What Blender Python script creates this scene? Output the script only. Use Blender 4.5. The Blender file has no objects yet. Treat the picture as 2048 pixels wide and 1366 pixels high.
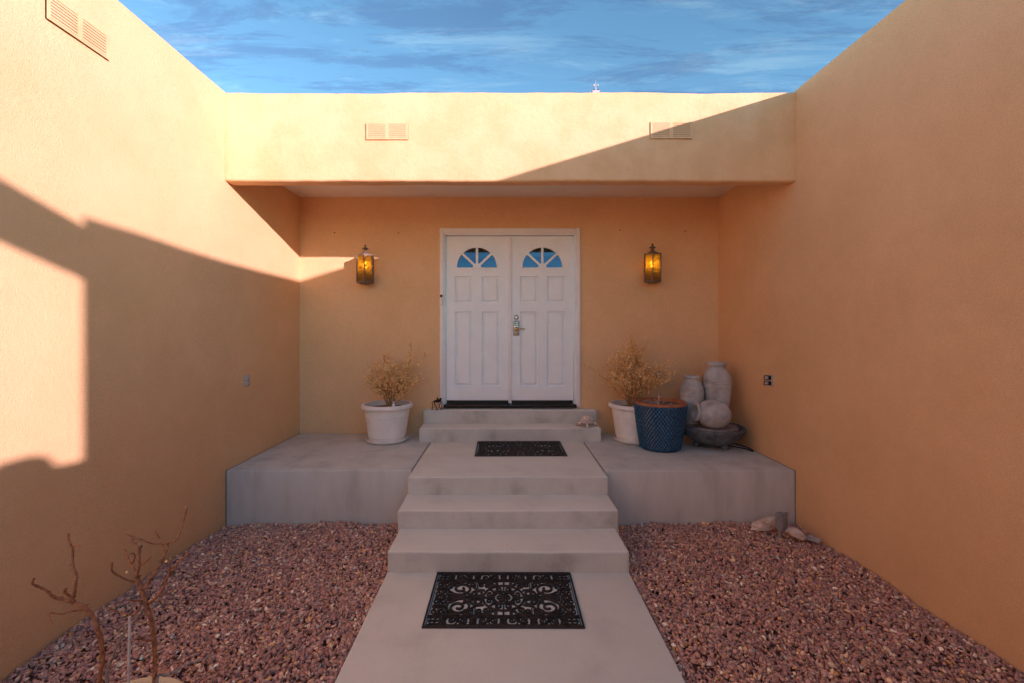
import bpy, bmesh, math, random
import numpy as np
from mathutils import Vector, Matrix
from mathutils.geometry import tessellate_polygon

random.seed(7); RNG = np.random.default_rng(7)
scene = bpy.context.scene
COL = scene.collection

# ------------------------------------------------------------------ camera, sky, sun, exposure
F = 880.0            # focal length in photo pixels (2048 wide)
CX, CY = 1008.0, 660.0
E = 1.70             # eye height above datum (metres)

cam = bpy.data.cameras.new('camera'); cam_o = bpy.data.objects.new('camera', cam); COL.objects.link(cam_o)
cam.sensor_width = 36.0; cam.lens = 36.0 * F / 2048.0
cam.shift_x = (1024 - CX) / 2048.0; cam.shift_y = -(683 - CY) / 2048.0
cam.clip_start = 0.05; cam.clip_end = 500
cam_o.location = (0, 0, E); cam_o.rotation_euler = (math.radians(90), 0, 0)
scene.camera = cam_o

SUN = Vector((-1.0, 0.969, -0.303)).normalized()
SUN_STRENGTH, SKY_STRENGTH, EXPOSURE = 2.0, 0.122, 1.96
sun = bpy.data.lights.new('sun', 'SUN'); sun.energy = SUN_STRENGTH; sun.angle = math.radians(0.53); sun.color = (1.0, 0.735, 0.82)
sun_o = bpy.data.objects.new('sun', sun); COL.objects.link(sun_o)
sun_o.rotation_euler = SUN.to_track_quat('-Z', 'Y').to_euler(); sun_o.location = (6, -6, 8)

world = bpy.data.worlds.new('World'); scene.world = world; world.use_nodes = True
def build_world():
    nt = world.node_tree; N = nt.nodes; L = nt.links; N.clear()
    out = N.new('ShaderNodeOutputWorld'); bg = N.new('ShaderNodeBackground'); bg.inputs['Strength'].default_value = SKY_STRENGTH
    sky = N.new('ShaderNodeTexSky'); sky.sky_type = 'NISHITA'; sky.sun_disc = False
    sky.sun_elevation = math.asin(-SUN.z); sky.sun_rotation = math.atan2(-SUN.x, -SUN.y)
    sky.altitude = 1200; sky.air_density = 0.8; sky.dust_density = 0.3; sky.ozone_density = 2.0
    tc = N.new('ShaderNodeTexCoord'); sep = N.new('ShaderNodeSeparateXYZ'); L.new(tc.outputs['Generated'], sep.inputs[0])
    mx = N.new('ShaderNodeMath'); mx.operation = 'MAXIMUM'; mx.inputs[1].default_value = 0.06; L.new(sep.outputs['Z'], mx.inputs[0])
    dx = N.new('ShaderNodeMath'); dx.operation = 'DIVIDE'; L.new(sep.outputs['X'], dx.inputs[0]); L.new(mx.outputs[0], dx.inputs[1])
    dy = N.new('ShaderNodeMath'); dy.operation = 'DIVIDE'; L.new(sep.outputs['Y'], dy.inputs[0]); L.new(mx.outputs[0], dy.inputs[1])
    cb = N.new('ShaderNodeCombineXYZ'); L.new(dx.outputs[0], cb.inputs[0]); L.new(dy.outputs[0], cb.inputs[1])
    def layer(scl, off, rot, detail, rough, lo, hi):
        mp = N.new('ShaderNodeMapping'); mp.inputs['Scale'].default_value = scl; mp.inputs['Location'].default_value = off
        mp.inputs['Rotation'].default_value = (0, 0, rot)
        L.new(cb.outputs[0], mp.inputs[0])
        no = N.new('ShaderNodeTexNoise'); no.inputs['Scale'].default_value = 1.0; no.inputs['Detail'].default_value = detail
        no.inputs['Roughness'].default_value = rough; no.inputs['Distortion'].default_value = 0.5
        L.new(mp.outputs[0], no.inputs['Vector'])
        mr = N.new('ShaderNodeMapRange'); mr.interpolation_type = 'SMOOTHSTEP'
        mr.inputs['From Min'].default_value = lo; mr.inputs['From Max'].default_value = hi
        L.new(no.outputs['Fac'], mr.inputs['Value']); return mr
    dark = layer((1.3, 4.8, 1), (3.7, 1.3, 0), 0.04, 14, 0.72, 0.46, 0.58)
    pale = layer((1.0, 3.8, 1), (8.1, 5.2, 2), -0.05, 14, 0.74, 0.50, 0.66)
    def tint(col_in, rgb, fac):
        m = N.new('ShaderNodeMix'); m.data_type = 'RGBA'; m.blend_type = 'MULTIPLY'; m.clamp_factor = True
        L.new(col_in, m.inputs['A']); m.inputs['B'].default_value = (*rgb, 1)
        if isinstance(fac, float): m.inputs['Factor'].default_value = fac
        else: L.new(fac, m.inputs['Factor'])
        return m.outputs['Result']
    c = tint(sky.outputs[0], SKY_TINT, 1.0)
    c = tint(c, (1.65, 1.30, 1.12), pale.outputs[0])
    c = tint(c, (0.84, 0.77, 0.82), dark.outputs[0])
    L.new(c, bg.inputs['Color']); L.new(bg.outputs[0], out.inputs['Surface'])
SKY_TINT = (.63, .80, .72)
build_world()
scene.view_settings.view_transform = 'Standard'; scene.view_settings.look = 'None'
scene.view_settings.exposure = EXPOSURE; scene.view_settings.gamma = 1.0; scene.view_settings.use_curve_mapping = False
scene.render.engine = 'CYCLES'
scene.cycles.max_bounces = 12; scene.cycles.diffuse_bounces = 8

# ------------------------------------------------------------------ helpers
def P(px, py, Y):
    "photo pixel at depth Y -> world point"
    return Vector(((px - CX) * Y / F, Y, E - (py - CY) * Y / F))
def Z(rel): return E + rel

class MB:
    "mesh builder, vertices in world (or root-local) coordinates"
    def __init__(s): s.v = []; s.f = []
    def add(s, v, f):
        o = len(s.v); s.v.extend([tuple(p) for p in v]); s.f.extend([tuple(i + o for i in q) for q in f]); return s
    def box(s, x0, x1, y0, y1, z0, z1):
        v = [(x0,y0,z0),(x1,y0,z0),(x1,y1,z0),(x0,y1,z0),(x0,y0,z1),(x1,y0,z1),(x1,y1,z1),(x0,y1,z1)]
        return s.add(v, [(0,3,2,1),(4,5,6,7),(0,1,5,4),(1,2,6,5),(2,3,7,6),(3,0,4,7)])
    def tube(s, pts, rad, n=6, cap=True):
        pts = [Vector(p) for p in pts]
        if not hasattr(rad, '__len__'): rad = [rad] * len(pts)
        v = []; f = []; ref = None
        for i, p in enumerate(pts):
            t = (pts[min(i+1, len(pts)-1)] - pts[max(i-1, 0)])
            t = t.normalized() if t.length > 1e-9 else Vector((0,0,1))
            if ref is None: ref = Vector((0,0,1)) if abs(t.z) < .9 else Vector((1,0,0))
            a = t.cross(ref); a = a.normalized() if a.length > 1e-6 else t.orthogonal().normalized()
            b = t.cross(a); ref = -b if False else a.cross(t)
            for k in range(n):
                th = 2*math.pi*k/n; v.append(p + (a*math.cos(th) + b*math.sin(th)) * rad[i])
        for i in range(len(pts)-1):
            for k in range(n):
                k2 = (k+1) % n; f.append((i*n+k, i*n+k2, (i+1)*n+k2, (i+1)*n+k))
        if cap: f.append(tuple(range(n))); f.append(tuple((len(pts)-1)*n + k for k in range(n-1, -1, -1)))
        return s.add(v, f)
    def lathe(s, prof, c=(0,0,0), n=40, axis=None, jitter=0.0):
        "prof: list of (r, z); closed with caps when r = 0"
        M = Matrix.Identity(3) if axis is None else Vector((0,0,1)).rotation_difference(Vector(axis).normalized()).to_matrix()
        c = Vector(c); v = []; f = []
        for (r, z) in prof:
            for k in range(n):
                th = 2*math.pi*k/n; rr = r * (1 + jitter*math.sin(3*th + z*20))
                v.append(c + M @ Vector((rr*math.cos(th), rr*math.sin(th), z)))
        for i in range(len(prof)-1):
            for k in range(n):
                k2 = (k+1) % n; f.append((i*n+k, i*n+k2, (i+1)*n+k2, (i+1)*n+k))
        return s.add(v, f)
    def ribbon(s, pts, w, h, z0=0.0, closed=False, cham=0.6):
        "flat strip following a 2D polyline, with a chamfered top"
        pts = [Vector((p[0], p[1])) for p in pts]; n = len(pts); v = []; f = []
        for i, p in enumerate(pts):
            a = pts[(i-1) % n] if (closed or i > 0) else p; b = pts[(i+1) % n] if (closed or i < n-1) else p
            t = (b - a); t = t.normalized() if t.length > 1e-9 else Vector((1,0)); q = Vector((-t.y, t.x))
            for (k, z) in ((-.5, z0), (-.5, z0+h*.55), (-.5*cham, z0+h), (.5*cham, z0+h), (.5, z0+h*.55), (.5, z0)):
                v.append((p.x + q.x*w*k, p.y + q.y*w*k, z))
        m = n if closed else n-1
        for i in range(m):
            j = (i+1) % n
            for k in range(5): f.append((i*6+k, j*6+k, j*6+k+1, i*6+k+1))
        if not closed: f.append((0,1,2,3,4,5)); f.append(tuple((n-1)*6 + k for k in (5,4,3,2,1,0)))
        return s.add(v, f)
    def build(s, name, mat, parent=None, smooth=False, world=True, angle=None):
        o = Vector((0,0,0))
        if world:
            q = parent
            while q is not None: o = o + q.location; q = q.parent
        me = bpy.data.meshes.new(name); me.from_pydata([(a-o.x, b-o.y, c-o.z) for a, b, c in s.v], [], s.f)
        return finish(me, name, mat, parent, smooth, angle)

def finish(me, name, mat, parent=None, smooth=False, angle=None):
    bm = bmesh.new(); bm.from_mesh(me); bmesh.ops.recalc_face_normals(bm, faces=bm.faces); bm.to_mesh(me); bm.free()
    if smooth:
        me.polygons.foreach_set('use_smooth', [True]*len(me.polygons))
        if angle is not None: me.set_sharp_from_angle(angle=math.radians(angle))
    me.update()
    ob = bpy.data.objects.new(name, me); COL.objects.link(ob)
    if mat is not None: me.materials.append(mat)
    if parent is not None: ob.parent = parent
    return ob

def rbox(name, x0, x1, y0, y1, z0, z1, mat, parent=None, bev=0.02, seg=3, cuts=0, wav=0.0, seed=0):
    "box with rounded, slightly uneven edges (world coordinates)"
    o = Vector((0,0,0)); q = parent
    while q is not None: o = o + q.location; q = q.parent
    bm = bmesh.new(); bmesh.ops.create_cube(bm, size=1.0)
    for v in bm.verts:
        v.co = ((x0+x1)/2 + v.co.x*(x1-x0), (y0+y1)/2 + v.co.y*(y1-y0), (z0+z1)/2 + v.co.z*(z1-z0))
    if cuts:
        L = [abs(x1-x0), abs(y1-y0), abs(z1-z0)]; ax = L.index(max(L))
        es = [e for e in bm.edges if abs((e.verts[0].co - e.verts[1].co)[ax]) > 1e-6]
        bmesh.ops.subdivide_edges(bm, edges=es, cuts=cuts, use_grid_fill=True)
    if wav:
        from mathutils import noise
        for v in bm.verts:
            n = noise.noise_vector(v.co*1.3 + Vector((seed*3.1, 0, 0))) * wav + noise.noise_vector(v.co*5 + Vector((0, seed*1.7, 0))) * wav*.35 + noise.noise_vector(v.co*17) * wav*.3
            v.co += n
    es = [e for e in bm.edges if len(e.link_faces) == 2 and e.calc_face_angle(0) > 0.7]
    if bev: bmesh.ops.bevel(bm, geom=es, offset=bev, segments=seg, profile=0.5, affect='EDGES')
    bmesh.ops.translate(bm, verts=bm.verts, vec=-o)
    me = bpy.data.meshes.new(name); bm.to_mesh(me); bm.free()
    return finish(me, name, mat, parent, True, 35)

def plate(name, outer, holes, f2w, t0, t1, mat, parent=None):
    "flat plate with holes; f2w(u, v, t) -> world point"
    o = Vector((0,0,0)); q = parent
    while q is not None: o = o + q.location; q = q.parent
    loops = [outer] + holes
    tris = tessellate_polygon([[Vector((u, v, 0)) for u, v in l] for l in loops])
    flat = [p for l in loops for p in l]; n = len(flat)
    v = [f2w(a, b, t0) for a, b in flat] + [f2w(a, b, t1) for a, b in flat]
    f = [tuple(t) for t in tris] + [tuple(i+n for i in reversed(t)) for t in tris]
    k = 0
    for l in loops:
        m = len(l)
        for i in range(m): f.append((k+i, k+(i+1) % m, n+k+(i+1) % m, n+k+i))
        k += m
    me = bpy.data.meshes.new(name); me.from_pydata([tuple(Vector(p)-o) for p in v], [], f)
    return finish(me, name, mat, parent)

def thing(name, label, cat, loc=(0,0,0), group=None, rotz=0.0):
    ob = bpy.data.objects.new(name, None); COL.objects.link(ob); ob.location = loc; ob.rotation_euler = (0,0,rotz)
    ob.empty_display_size = 0.05
    return tag(ob, label, cat, group)
def tag(ob, label, cat, group=None):
    ob['label'] = label; ob['category'] = cat
    if group: ob['group'] = group
    return ob
def copy_tree(o, parent=None):
    c = o.copy(); COL.objects.link(c)
    if parent is not None: c.parent = parent
    for ch in list(o.children): copy_tree(ch, c)
    return c

# ------------------------------------------------------------------ materials
def new_mat(name):
    m = bpy.data.materials.new(name); m.use_nodes = True
    b = m.node_tree.nodes['Principled BSDF']; return m, m.node_tree.nodes, m.node_tree.links, b
def mottled(name, c0, c1, scale=3.0, rough=0.8, bump=0.0, bscale=200.0, c2=None, spec=0.3, bdist=0.004, stretch=None, metal=0.0, bump2=0.0, b2scale=40.0, lo=.35, hi=.65):
    m, N, L, b = new_mat(name)
    tc = N.new('ShaderNodeTexCoord'); src = tc.outputs['Object']
    geo = N.new('ShaderNodeNewGeometry'); src = geo.outputs['Position']
    mp = N.new('ShaderNodeMapping'); L.new(src, mp.inputs[0])
    if stretch: mp.inputs['Scale'].default_value = stretch
    n1 = N.new('ShaderNodeTexNoise'); n1.inputs['Scale'].default_value = scale; n1.inputs['Detail'].default_value = 8; n1.inputs['Roughness'].default_value = .62
    L.new(mp.outputs[0], n1.inputs['Vector'])
    r = N.new('ShaderNodeValToRGB'); r.color_ramp.elements[0].position = lo; r.color_ramp.elements[1].position = hi
    r.color_ramp.elements[0].color = (*c0, 1); r.color_ramp.elements[1].color = (*c1, 1)
    if c2: e = r.color_ramp.elements.new((lo+hi)/2); e.color = (*c2, 1)
    L.new(n1.outputs['Fac'], r.inputs[0]); L.new(r.outputs[0], b.inputs['Base Color'])
    b.inputs['Roughness'].default_value = rough; b.inputs['Specular IOR Level'].default_value = spec; b.inputs['Metallic'].default_value = metal
    if bump:
        n2 = N.new('ShaderNodeTexNoise'); n2.inputs['Scale'].default_value = bscale; n2.inputs['Detail'].default_value = 3
        L.new(src, n2.inputs['Vector'])
        bp = N.new('ShaderNodeBump'); bp.inputs['Strength'].default_value = bump; bp.inputs['Distance'].default_value = bdist
        L.new(n2.outputs['Fac'], bp.inputs['Height'])
        if bump2:
            n3 = N.new('ShaderNodeTexNoise'); n3.inputs['Scale'].default_value = b2scale; n3.inputs['Detail'].default_value = 4
            L.new(src, n3.inputs['Vector'])
            b2 = N.new('ShaderNodeBump'); b2.inputs['Strength'].default_value = bump2; b2.inputs['Distance'].default_value = bdist*4
            L.new(n3.outputs['Fac'], b2.inputs['Height']); L.new(b2.outputs[0], bp.inputs['Normal'])
        L.new(bp.outputs[0], b.inputs['Normal'])
    return m
def speckle(m, scale, amount):
    "fine light/dark grain on top of a mottled material"
    N = m.node_tree.nodes; L = m.node_tree.links; b = N['Principled BSDF']
    src = b.inputs['Base Color'].links[0].from_socket
    geo = N.new('ShaderNodeNewGeometry'); n = N.new('ShaderNodeTexNoise'); n.inputs['Scale'].default_value = scale; n.inputs['Detail'].default_value = 2
    L.new(geo.outputs['Position'], n.inputs['Vector'])
    mr = N.new('ShaderNodeMapRange'); mr.inputs['From Min'].default_value = .3; mr.inputs['From Max'].default_value = .7
    mr.inputs['To Min'].default_value = 1-amount; mr.inputs['To Max'].default_value = 1+amount
    L.new(n.outputs['Fac'], mr.inputs['Value'])
    mm = N.new('ShaderNodeVectorMath'); mm.operation = 'SCALE'; L.new(src, mm.inputs[0]); L.new(mr.outputs[0], mm.inputs['Scale'])
    L.new(mm.outputs[0], b.inputs['Base Color']); return m

STUCCO = speckle(speckle(mottled('stucco', (.77,.485,.255), (.825,.53,.29), 1.6, .92, .8, 230, bdist=.005, bump2=.14, b2scale=40, spec=.15), 240, .15), 11, .015)
STUCCO_F = speckle(mottled('stucco_weathered', (.765,.475,.245), (.825,.53,.29), 3.2, .92, .6, 200, bdist=.004, bump2=.22, b2scale=25, spec=.15, lo=.38, hi=.58), 230, .10)
CEIL = mottled('ceiling_plaster', (.80,.76,.70), (.85,.81,.75), 4, .9, .6, 150, spec=.2)
CONC = speckle(mottled('concrete', (.62,.61,.54), (.74,.73,.65), 3.0, .85, .45, 300, c2=(.71,.70,.62), bdist=.002, spec=.25, lo=.28, hi=.66), 420, .09)
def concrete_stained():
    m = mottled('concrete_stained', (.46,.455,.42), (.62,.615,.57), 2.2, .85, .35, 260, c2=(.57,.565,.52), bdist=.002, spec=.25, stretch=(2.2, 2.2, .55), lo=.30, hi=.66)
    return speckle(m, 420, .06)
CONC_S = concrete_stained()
CONC_R = speckle(mottled('formed_concrete_shaded', (.40,.39,.345), (.60,.59,.535), 2.6, .9, .5, 260, c2=(.54,.53,.48), bdist=.003, stretch=(1.6, 1, 1.3), lo=.28, hi=.62), 380, .10)  # greyer form finish, darkened further to paint shade on the risers
JOINT = mottled('joint_filler', (.20,.19,.19), (.30,.285,.28), 20, .9)
WHITE = mottled('white_paint', (.82,.86,.87), (.87,.91,.92), 5, .45, .12, 90, spec=.4, bdist=.001)
TRIM = mottled('trim_paint', (.80,.79,.78), (.85,.84,.83), 6, .5, .1, 120, spec=.4, bdist=.001)
RUBBER = mottled('black_rubber', (.012,.010,.010), (.035,.027,.024), 30, .55, .3, 300, spec=.35, bdist=.001)
DARKSEAL = mottled('dark_seal', (.012,.012,.014), (.025,.024,.026), 30, .5)
BRONZE = mottled('aged_bronze', (.085,.058,.042), (.24,.17,.125), 60, .5, .4, 220, spec=.5, metal=.15, bdist=.001)
IRON = mottled('black_iron', (.010,.009,.009), (.03,.024,.02), 60, .5, .3, 200, metal=.5, bdist=.001)
NICKEL = mottled('satin_nickel', (.42,.40,.38), (.55,.53,.50), 40, .28, metal=1.0)
BRASS = mottled('worn_brass', (.40,.26,.12), (.55,.38,.2), 40, .3, metal=1.0)
PLAST = mottled('white_plastic', (.74,.70,.65), (.82,.78,.73), 7, .5, .15, 60, spec=.4, bdist=.002)
SOIL = mottled('dry_soil', (.10,.07,.05), (.22,.165,.125), 40, .95, .9, 120, bdist=.01)
TERRA = mottled('terracotta', (.30,.10,.04), (.42,.17,.08), 12, .75, .3, 150)
JARS = mottled('weathered_stone_jar', (.33,.32,.31), (.56,.545,.53), 6, .85, .4, 180, c2=(.47,.455,.44), bdist=.003, spec=.2)
BASIN = mottled('dark_cast_stone', (.05,.06,.075), (.17,.185,.205), 9, .6, .6, 130, bdist=.005, spec=.4)
LEAF = mottled('dry_leaf', (.70,.42,.15), (.98,.70,.35), 45, .8, spec=.15)
TWIG = mottled('dry_twig', (.32,.18,.075), (.52,.33,.15), 50, .85)
BARK = mottled('red_bark', (.16,.055,.025), (.44,.19,.09), 60, .75, .6, 220)
GREYBARK = mottled('grey_bark', (.20,.16,.13), (.36,.30,.26), 60, .85, .5, 220)
ROCK = mottled('banded_rock', (.50,.29,.15), (.78,.66,.56), 9, .85, .8, 90, c2=(.68,.56,.47), bdist=.008, stretch=(1, 1, 3))
TORT = mottled('painted_plaster', (.36,.25,.19), (.74,.62,.54), 28, .8, .5, 160, c2=(.62,.49,.42), bdist=.003)
STAKE = mottled('bleached_stake', (.45,.40,.36), (.60,.54,.5), 30, .8)
CREAM = mottled('cream_glaze', (.55,.42,.25), (.68,.55,.36), 8, .5, .2, 80)
ALU = mottled('weathered_aluminium', (.17,.17,.175), (.30,.295,.295), 22, .5, .2, 200, metal=.0, bdist=.001)
COVER = mottled('grey_plate', (.42,.35,.31), (.54,.46,.41), 20, .6)
BLACKPL = mottled('black_plastic', (.012,.012,.013), (.02,.02,.021), 20, .45)
GROUND = mottled('gravel_base', (.20,.11,.09), (.34,.20,.165), 60, .95, .9, 60, bdist=.02)
MASTW = mottled('white_metal', (.40,.40,.42), (.50,.50,.52), 20, .5)
VENTD = mottled('vent_shadow_gap', (.055,.03,.018), (.09,.05,.03), 20, .9)
ROOFM = mottled('roof_membrane', (.30,.27,.24), (.38,.34,.30), 5, .9)

def glaze():
    m, N, L, b = new_mat('blue_glaze')
    geo = N.new('ShaderNodeNewGeometry'); n = N.new('ShaderNodeTexNoise'); n.inputs['Scale'].default_value = 40; n.inputs['Detail'].default_value = 5
    L.new(geo.outputs['Position'], n.inputs['Vector'])
    r = N.new('ShaderNodeValToRGB'); r.color_ramp.elements[0].position = .35; r.color_ramp.elements[1].position = .75
    r.color_ramp.elements[0].color = (.006,.065,.16,1); r.color_ramp.elements[1].color = (.035,.19,.33,1)
    L.new(n.outputs['Fac'], r.inputs[0])
    at = N.new('ShaderNodeAttribute'); at.attribute_name = 'relief'     # shade painted dark into the grooves, scales painted paler
    mg = N.new('ShaderNodeMix'); mg.data_type = 'RGBA'; L.new(at.outputs['Fac'], mg.inputs['Factor'])
    mg.inputs['A'].default_value = (.002,.018,.055,1); L.new(r.outputs[0], mg.inputs['B']); L.new(mg.outputs['Result'], b.inputs['Base Color'])
    b.inputs['Roughness'].default_value = .22; b.inputs['Specular IOR Level'].default_value = .5
    return m
GLAZE = glaze()
def pane_glass():
    m, N, L, b = new_mat('reflective_glass')
    b.inputs['Base Color'].default_value = (.012,.014,.016,1); b.inputs['Roughness'].default_value = .03
    b.inputs['IOR'].default_value = 2.15; b.inputs['Specular IOR Level'].default_value = .5; b.inputs['Specular Tint'].default_value = (.45,.78,1.0,1)
    return m
GLASS = pane_glass()
def amber():
    m, N, L, b = new_mat('amber_glass'); out = [n for n in N if n.type == 'OUTPUT_MATERIAL'][0]
    geo = N.new('ShaderNodeNewGeometry'); n = N.new('ShaderNodeTexNoise'); n.inputs['Scale'].default_value = 100; n.inputs['Detail'].default_value = 3
    mp = N.new('ShaderNodeMapping'); mp.inputs['Scale'].default_value = (1, 1, .45); L.new(geo.outputs['Position'], mp.inputs[0]); L.new(mp.outputs[0], n.inputs['Vector'])
    r = N.new('ShaderNodeValToRGB'); r.color_ramp.elements[0].position = .38; r.color_ramp.elements[1].position = .66
    r.color_ramp.elements[0].color = (.24,.125,.018,1); r.color_ramp.elements[1].color = (.76,.53,.13,1); L.new(n.outputs['Fac'], r.inputs[0])
    bp = N.new('ShaderNodeBump'); bp.inputs['Strength'].default_value = .8; bp.inputs['Distance'].default_value = .01; L.new(n.outputs['Fac'], bp.inputs['Height'])
    tr = N.new('ShaderNodeBsdfTranslucent'); tp = N.new('ShaderNodeBsdfTransparent'); gl = N.new('ShaderNodeBsdfGlossy'); gl.inputs['Roughness'].default_value = .15
    L.new(r.outputs[0], tr.inputs['Color']); L.new(r.outputs[0], tp.inputs['Color']); L.new(bp.outputs[0], gl.inputs['Normal'])
    gl.inputs['Color'].default_value = (.5,.4,.3,1)
    m1 = N.new('ShaderNodeMixShader'); L.new(tr.outputs[0], m1.inputs[1]); L.new(tp.outputs[0], m1.inputs[2]); 
    mr = N.new('ShaderNodeMapRange'); mr.inputs['From Min'].default_value = .4; mr.inputs['From Max'].default_value = .65; mr.inputs['To Min'].default_value = .08; mr.inputs['To Max'].default_value = .75
    L.new(n.outputs['Fac'], mr.inputs['Value']); L.new(mr.outputs[0], m1.inputs[0])
    m2 = N.new('ShaderNodeMixShader'); m2.inputs[0].default_value = .07; L.new(m1.outputs[0], m2.inputs[1]); L.new(gl.outputs[0], m2.inputs[2])
    L.new(m2.outputs[0], out.inputs['Surface']); return m
AMBER = amber()
def bulb_mat():
    m, N, L, b = new_mat('lit_bulb'); b.inputs['Base Color'].default_value = (.9,.8,.6,1)
    b.inputs['Emission Color'].default_value = (1.0,.76,.36,1); b.inputs['Emission Strength'].default_value = 8.0; return m
BULB = bulb_mat()
def gravel_mat():
    m, N, L, b = new_mat('gravel_stone'); at = N.new('ShaderNodeAttribute'); at.attribute_name = 'stone'
    geo = N.new('ShaderNodeNewGeometry'); n = N.new('ShaderNodeTexNoise'); n.inputs['Scale'].default_value = 160; n.inputs['Detail'].default_value = 4
    L.new(geo.outputs['Position'], n.inputs['Vector'])
    mr = N.new('ShaderNodeMapRange'); mr.inputs['From Min'].default_value = .3; mr.inputs['From Max'].default_value = .7; mr.inputs['To Min'].default_value = .72; mr.inputs['To Max'].default_value = 1.25
    L.new(n.outputs['Fac'], mr.inputs['Value'])
    mm = N.new('ShaderNodeVectorMath'); mm.operation = 'SCALE'; L.new(at.outputs['Color'], mm.inputs[0]); L.new(mr.outputs[0], mm.inputs['Scale'])
    L.new(mm.outputs[0], b.inputs['Base Color']); b.inputs['Roughness'].default_value = .75; b.inputs['Specular IOR Level'].default_value = .3; return m
GRAVEL = gravel_mat()

# ------------------------------------------------------------------ key dimensions (eye-relative z, metres)
XL, XR = -2.50, 2.62           # wall faces
YF, YB = 3.946, 5.382          # fascia / porch front, back wall
ZPATH, ZGR, ZPORCH = -1.69, -1.725, -1.26
ZBEAM0, ZBEAM1, ZCEIL = 1.336, 2.135, 1.627
Y_END = -2.35

# ------------------------------------------------------------------ ground and path
g = MB().add([(-60,-60,Z(-1.765)),(60,-60,Z(-1.765)),(60,60,Z(-1.765)),(-60,60,Z(-1.765))], [(0,1,2,3)]).build('ground', GROUND); g['kind'] = 'structure'
p = rbox('path', -.815, .872, -2.59, 3.10, Z(-1.95), Z(ZPATH), CONC, None, .008, 2, 12, .002); p['kind'] = 'structure'

# ------------------------------------------------------------------ house
house = thing('house', 'tan stucco house front with recessed porch and white double doors', 'house', (0, YB, Z(-1.775)))
rbox('wall', XL-.40, XL, -9.0, 8.0, Z(-1.78), Z(2.145), STUCCO, house, .02, 3, 60, .005, 1)  # unseen stretch behind the camera is added for warm bounce light
# right wall: extruded profile whose top rises slightly towards the courtyard entrance
prof = [(8.0,-1.78),(8.0,2.152)] + [(y, 2.152) for y in (6, 4, 3, 2, 1, .3)] + [(-.4,2.155),(-1.0,2.165),(-1.6,2.19),(-1.95,2.215),(Y_END,2.227),(Y_END,-1.78)]
plate('wall', prof, [], lambda u, v, t: (t, u, Z(v)), XR, XR+.38, STUCCO, house)
# back wall with the door opening
DX0, DX1, DZ0, DZ1 = (888-CX)/163.5, (1152-CX)/163.5, -.955, (660-466)/163.5
plate('wall', [(XL,-1.3),(XR,-1.3),(XR,2.0),(XL,2.0)], [[(DX0,-1.0),(DX1,-1.0),(DX1,DZ1),(DX0,DZ1)]], lambda u, v, t: (u, t, Z(v)), YB, YB+.25, STUCCO, house)
rbox('fascia_beam', XL-.02, XR+.02, YF, YF+.135, Z(ZBEAM0), Z(ZBEAM1), STUCCO_F, house, .022, 3, 70, .010, 4)
rbox('ceiling', XL-.02, XR+.02, YF+.12, YB+.02, Z(ZCEIL), Z(ZCEIL+.06), CEIL, house, .0, 1)
rbox('roof', XL-.02, XR+.02, YF+.12, 7.9, Z(ZCEIL+.07), Z(ZCEIL+.25), ROOFM, house, .0, 1)
# return wall at the courtyard entrance, unseen; its opening is shaped for the sun patch
shadow_opening = [(2.80,.79),(2.62,.78),(2.46,.746),(2.45,.765),(2.42,.795),(2.36,.803),(2.31,.795),(2.26,.765),(2.22,.69),(2.19,.60),(2.15,.57),(1.90,.56),(1.90,1.89),(2.80,1.89)]  # bump in the lower edge added to cast the viewer's head shadow
plate('wall', [(1.70,-1.78),(3.0,-1.78),(3.0,2.172),(1.70,2.172)], [shadow_opening], lambda u, v, t: (u, t, Z(v)), Y_END-.122, Y_END-.002, STUCCO, house)

plate('wall', [(XL-.3,-1.78),(1.72,-1.78),(1.72,-.15),(XL-.3,-.15)], [], lambda u, v, t: (u, t, Z(v)), Y_END-.26, Y_END-.124, STUCCO, house)  # unseen low wall, added to keep low sky light off the risers

# door frame (brick moulding, jambs, threshold)
fr = bpy.data.objects.new('door_frame', None); COL.objects.link(fr); fr.parent = house
def dpx(px): return (px-CX)/163.5
def dpz(py): return Z((CY-py)/163.5)
FO0, FO1, FT = dpx(880), dpx(1160), dpz(457)
for (x0, x1, z0, z1) in ((FO0, dpx(888.5), dpz(813), FT), (dpx(1151.5), FO1, dpz(813), FT), (dpx(888.5)-.001, dpx(1151.5)+.001, dpz(467), FT-.0005)):
    rbox('trim', x0, x1, YB-.028, YB+.02, z0, z1, TRIM, fr, .006, 2)
for (x0, x1, z0, z1) in ((dpx(887.5), dpx(891), dpz(812), dpz(469)), (dpx(1148.3), dpx(1152.5), dpz(812), dpz(469)), (dpx(887.5), dpx(1152.5), dpz(470.4), dpz(466))):
    rbox('jamb', x0, x1, YB-.012, YB+.12, z0, z1, TRIM, fr, .003, 1)
rbox('threshold', dpx(888), dpx(1152), YB-.055, YB+.10, dpz(814.5), dpz(808), mottled('bronze_threshold', (.02,.017,.016), (.05,.04,.035), 30, .4, metal=.5), fr, .004, 2)

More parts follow.
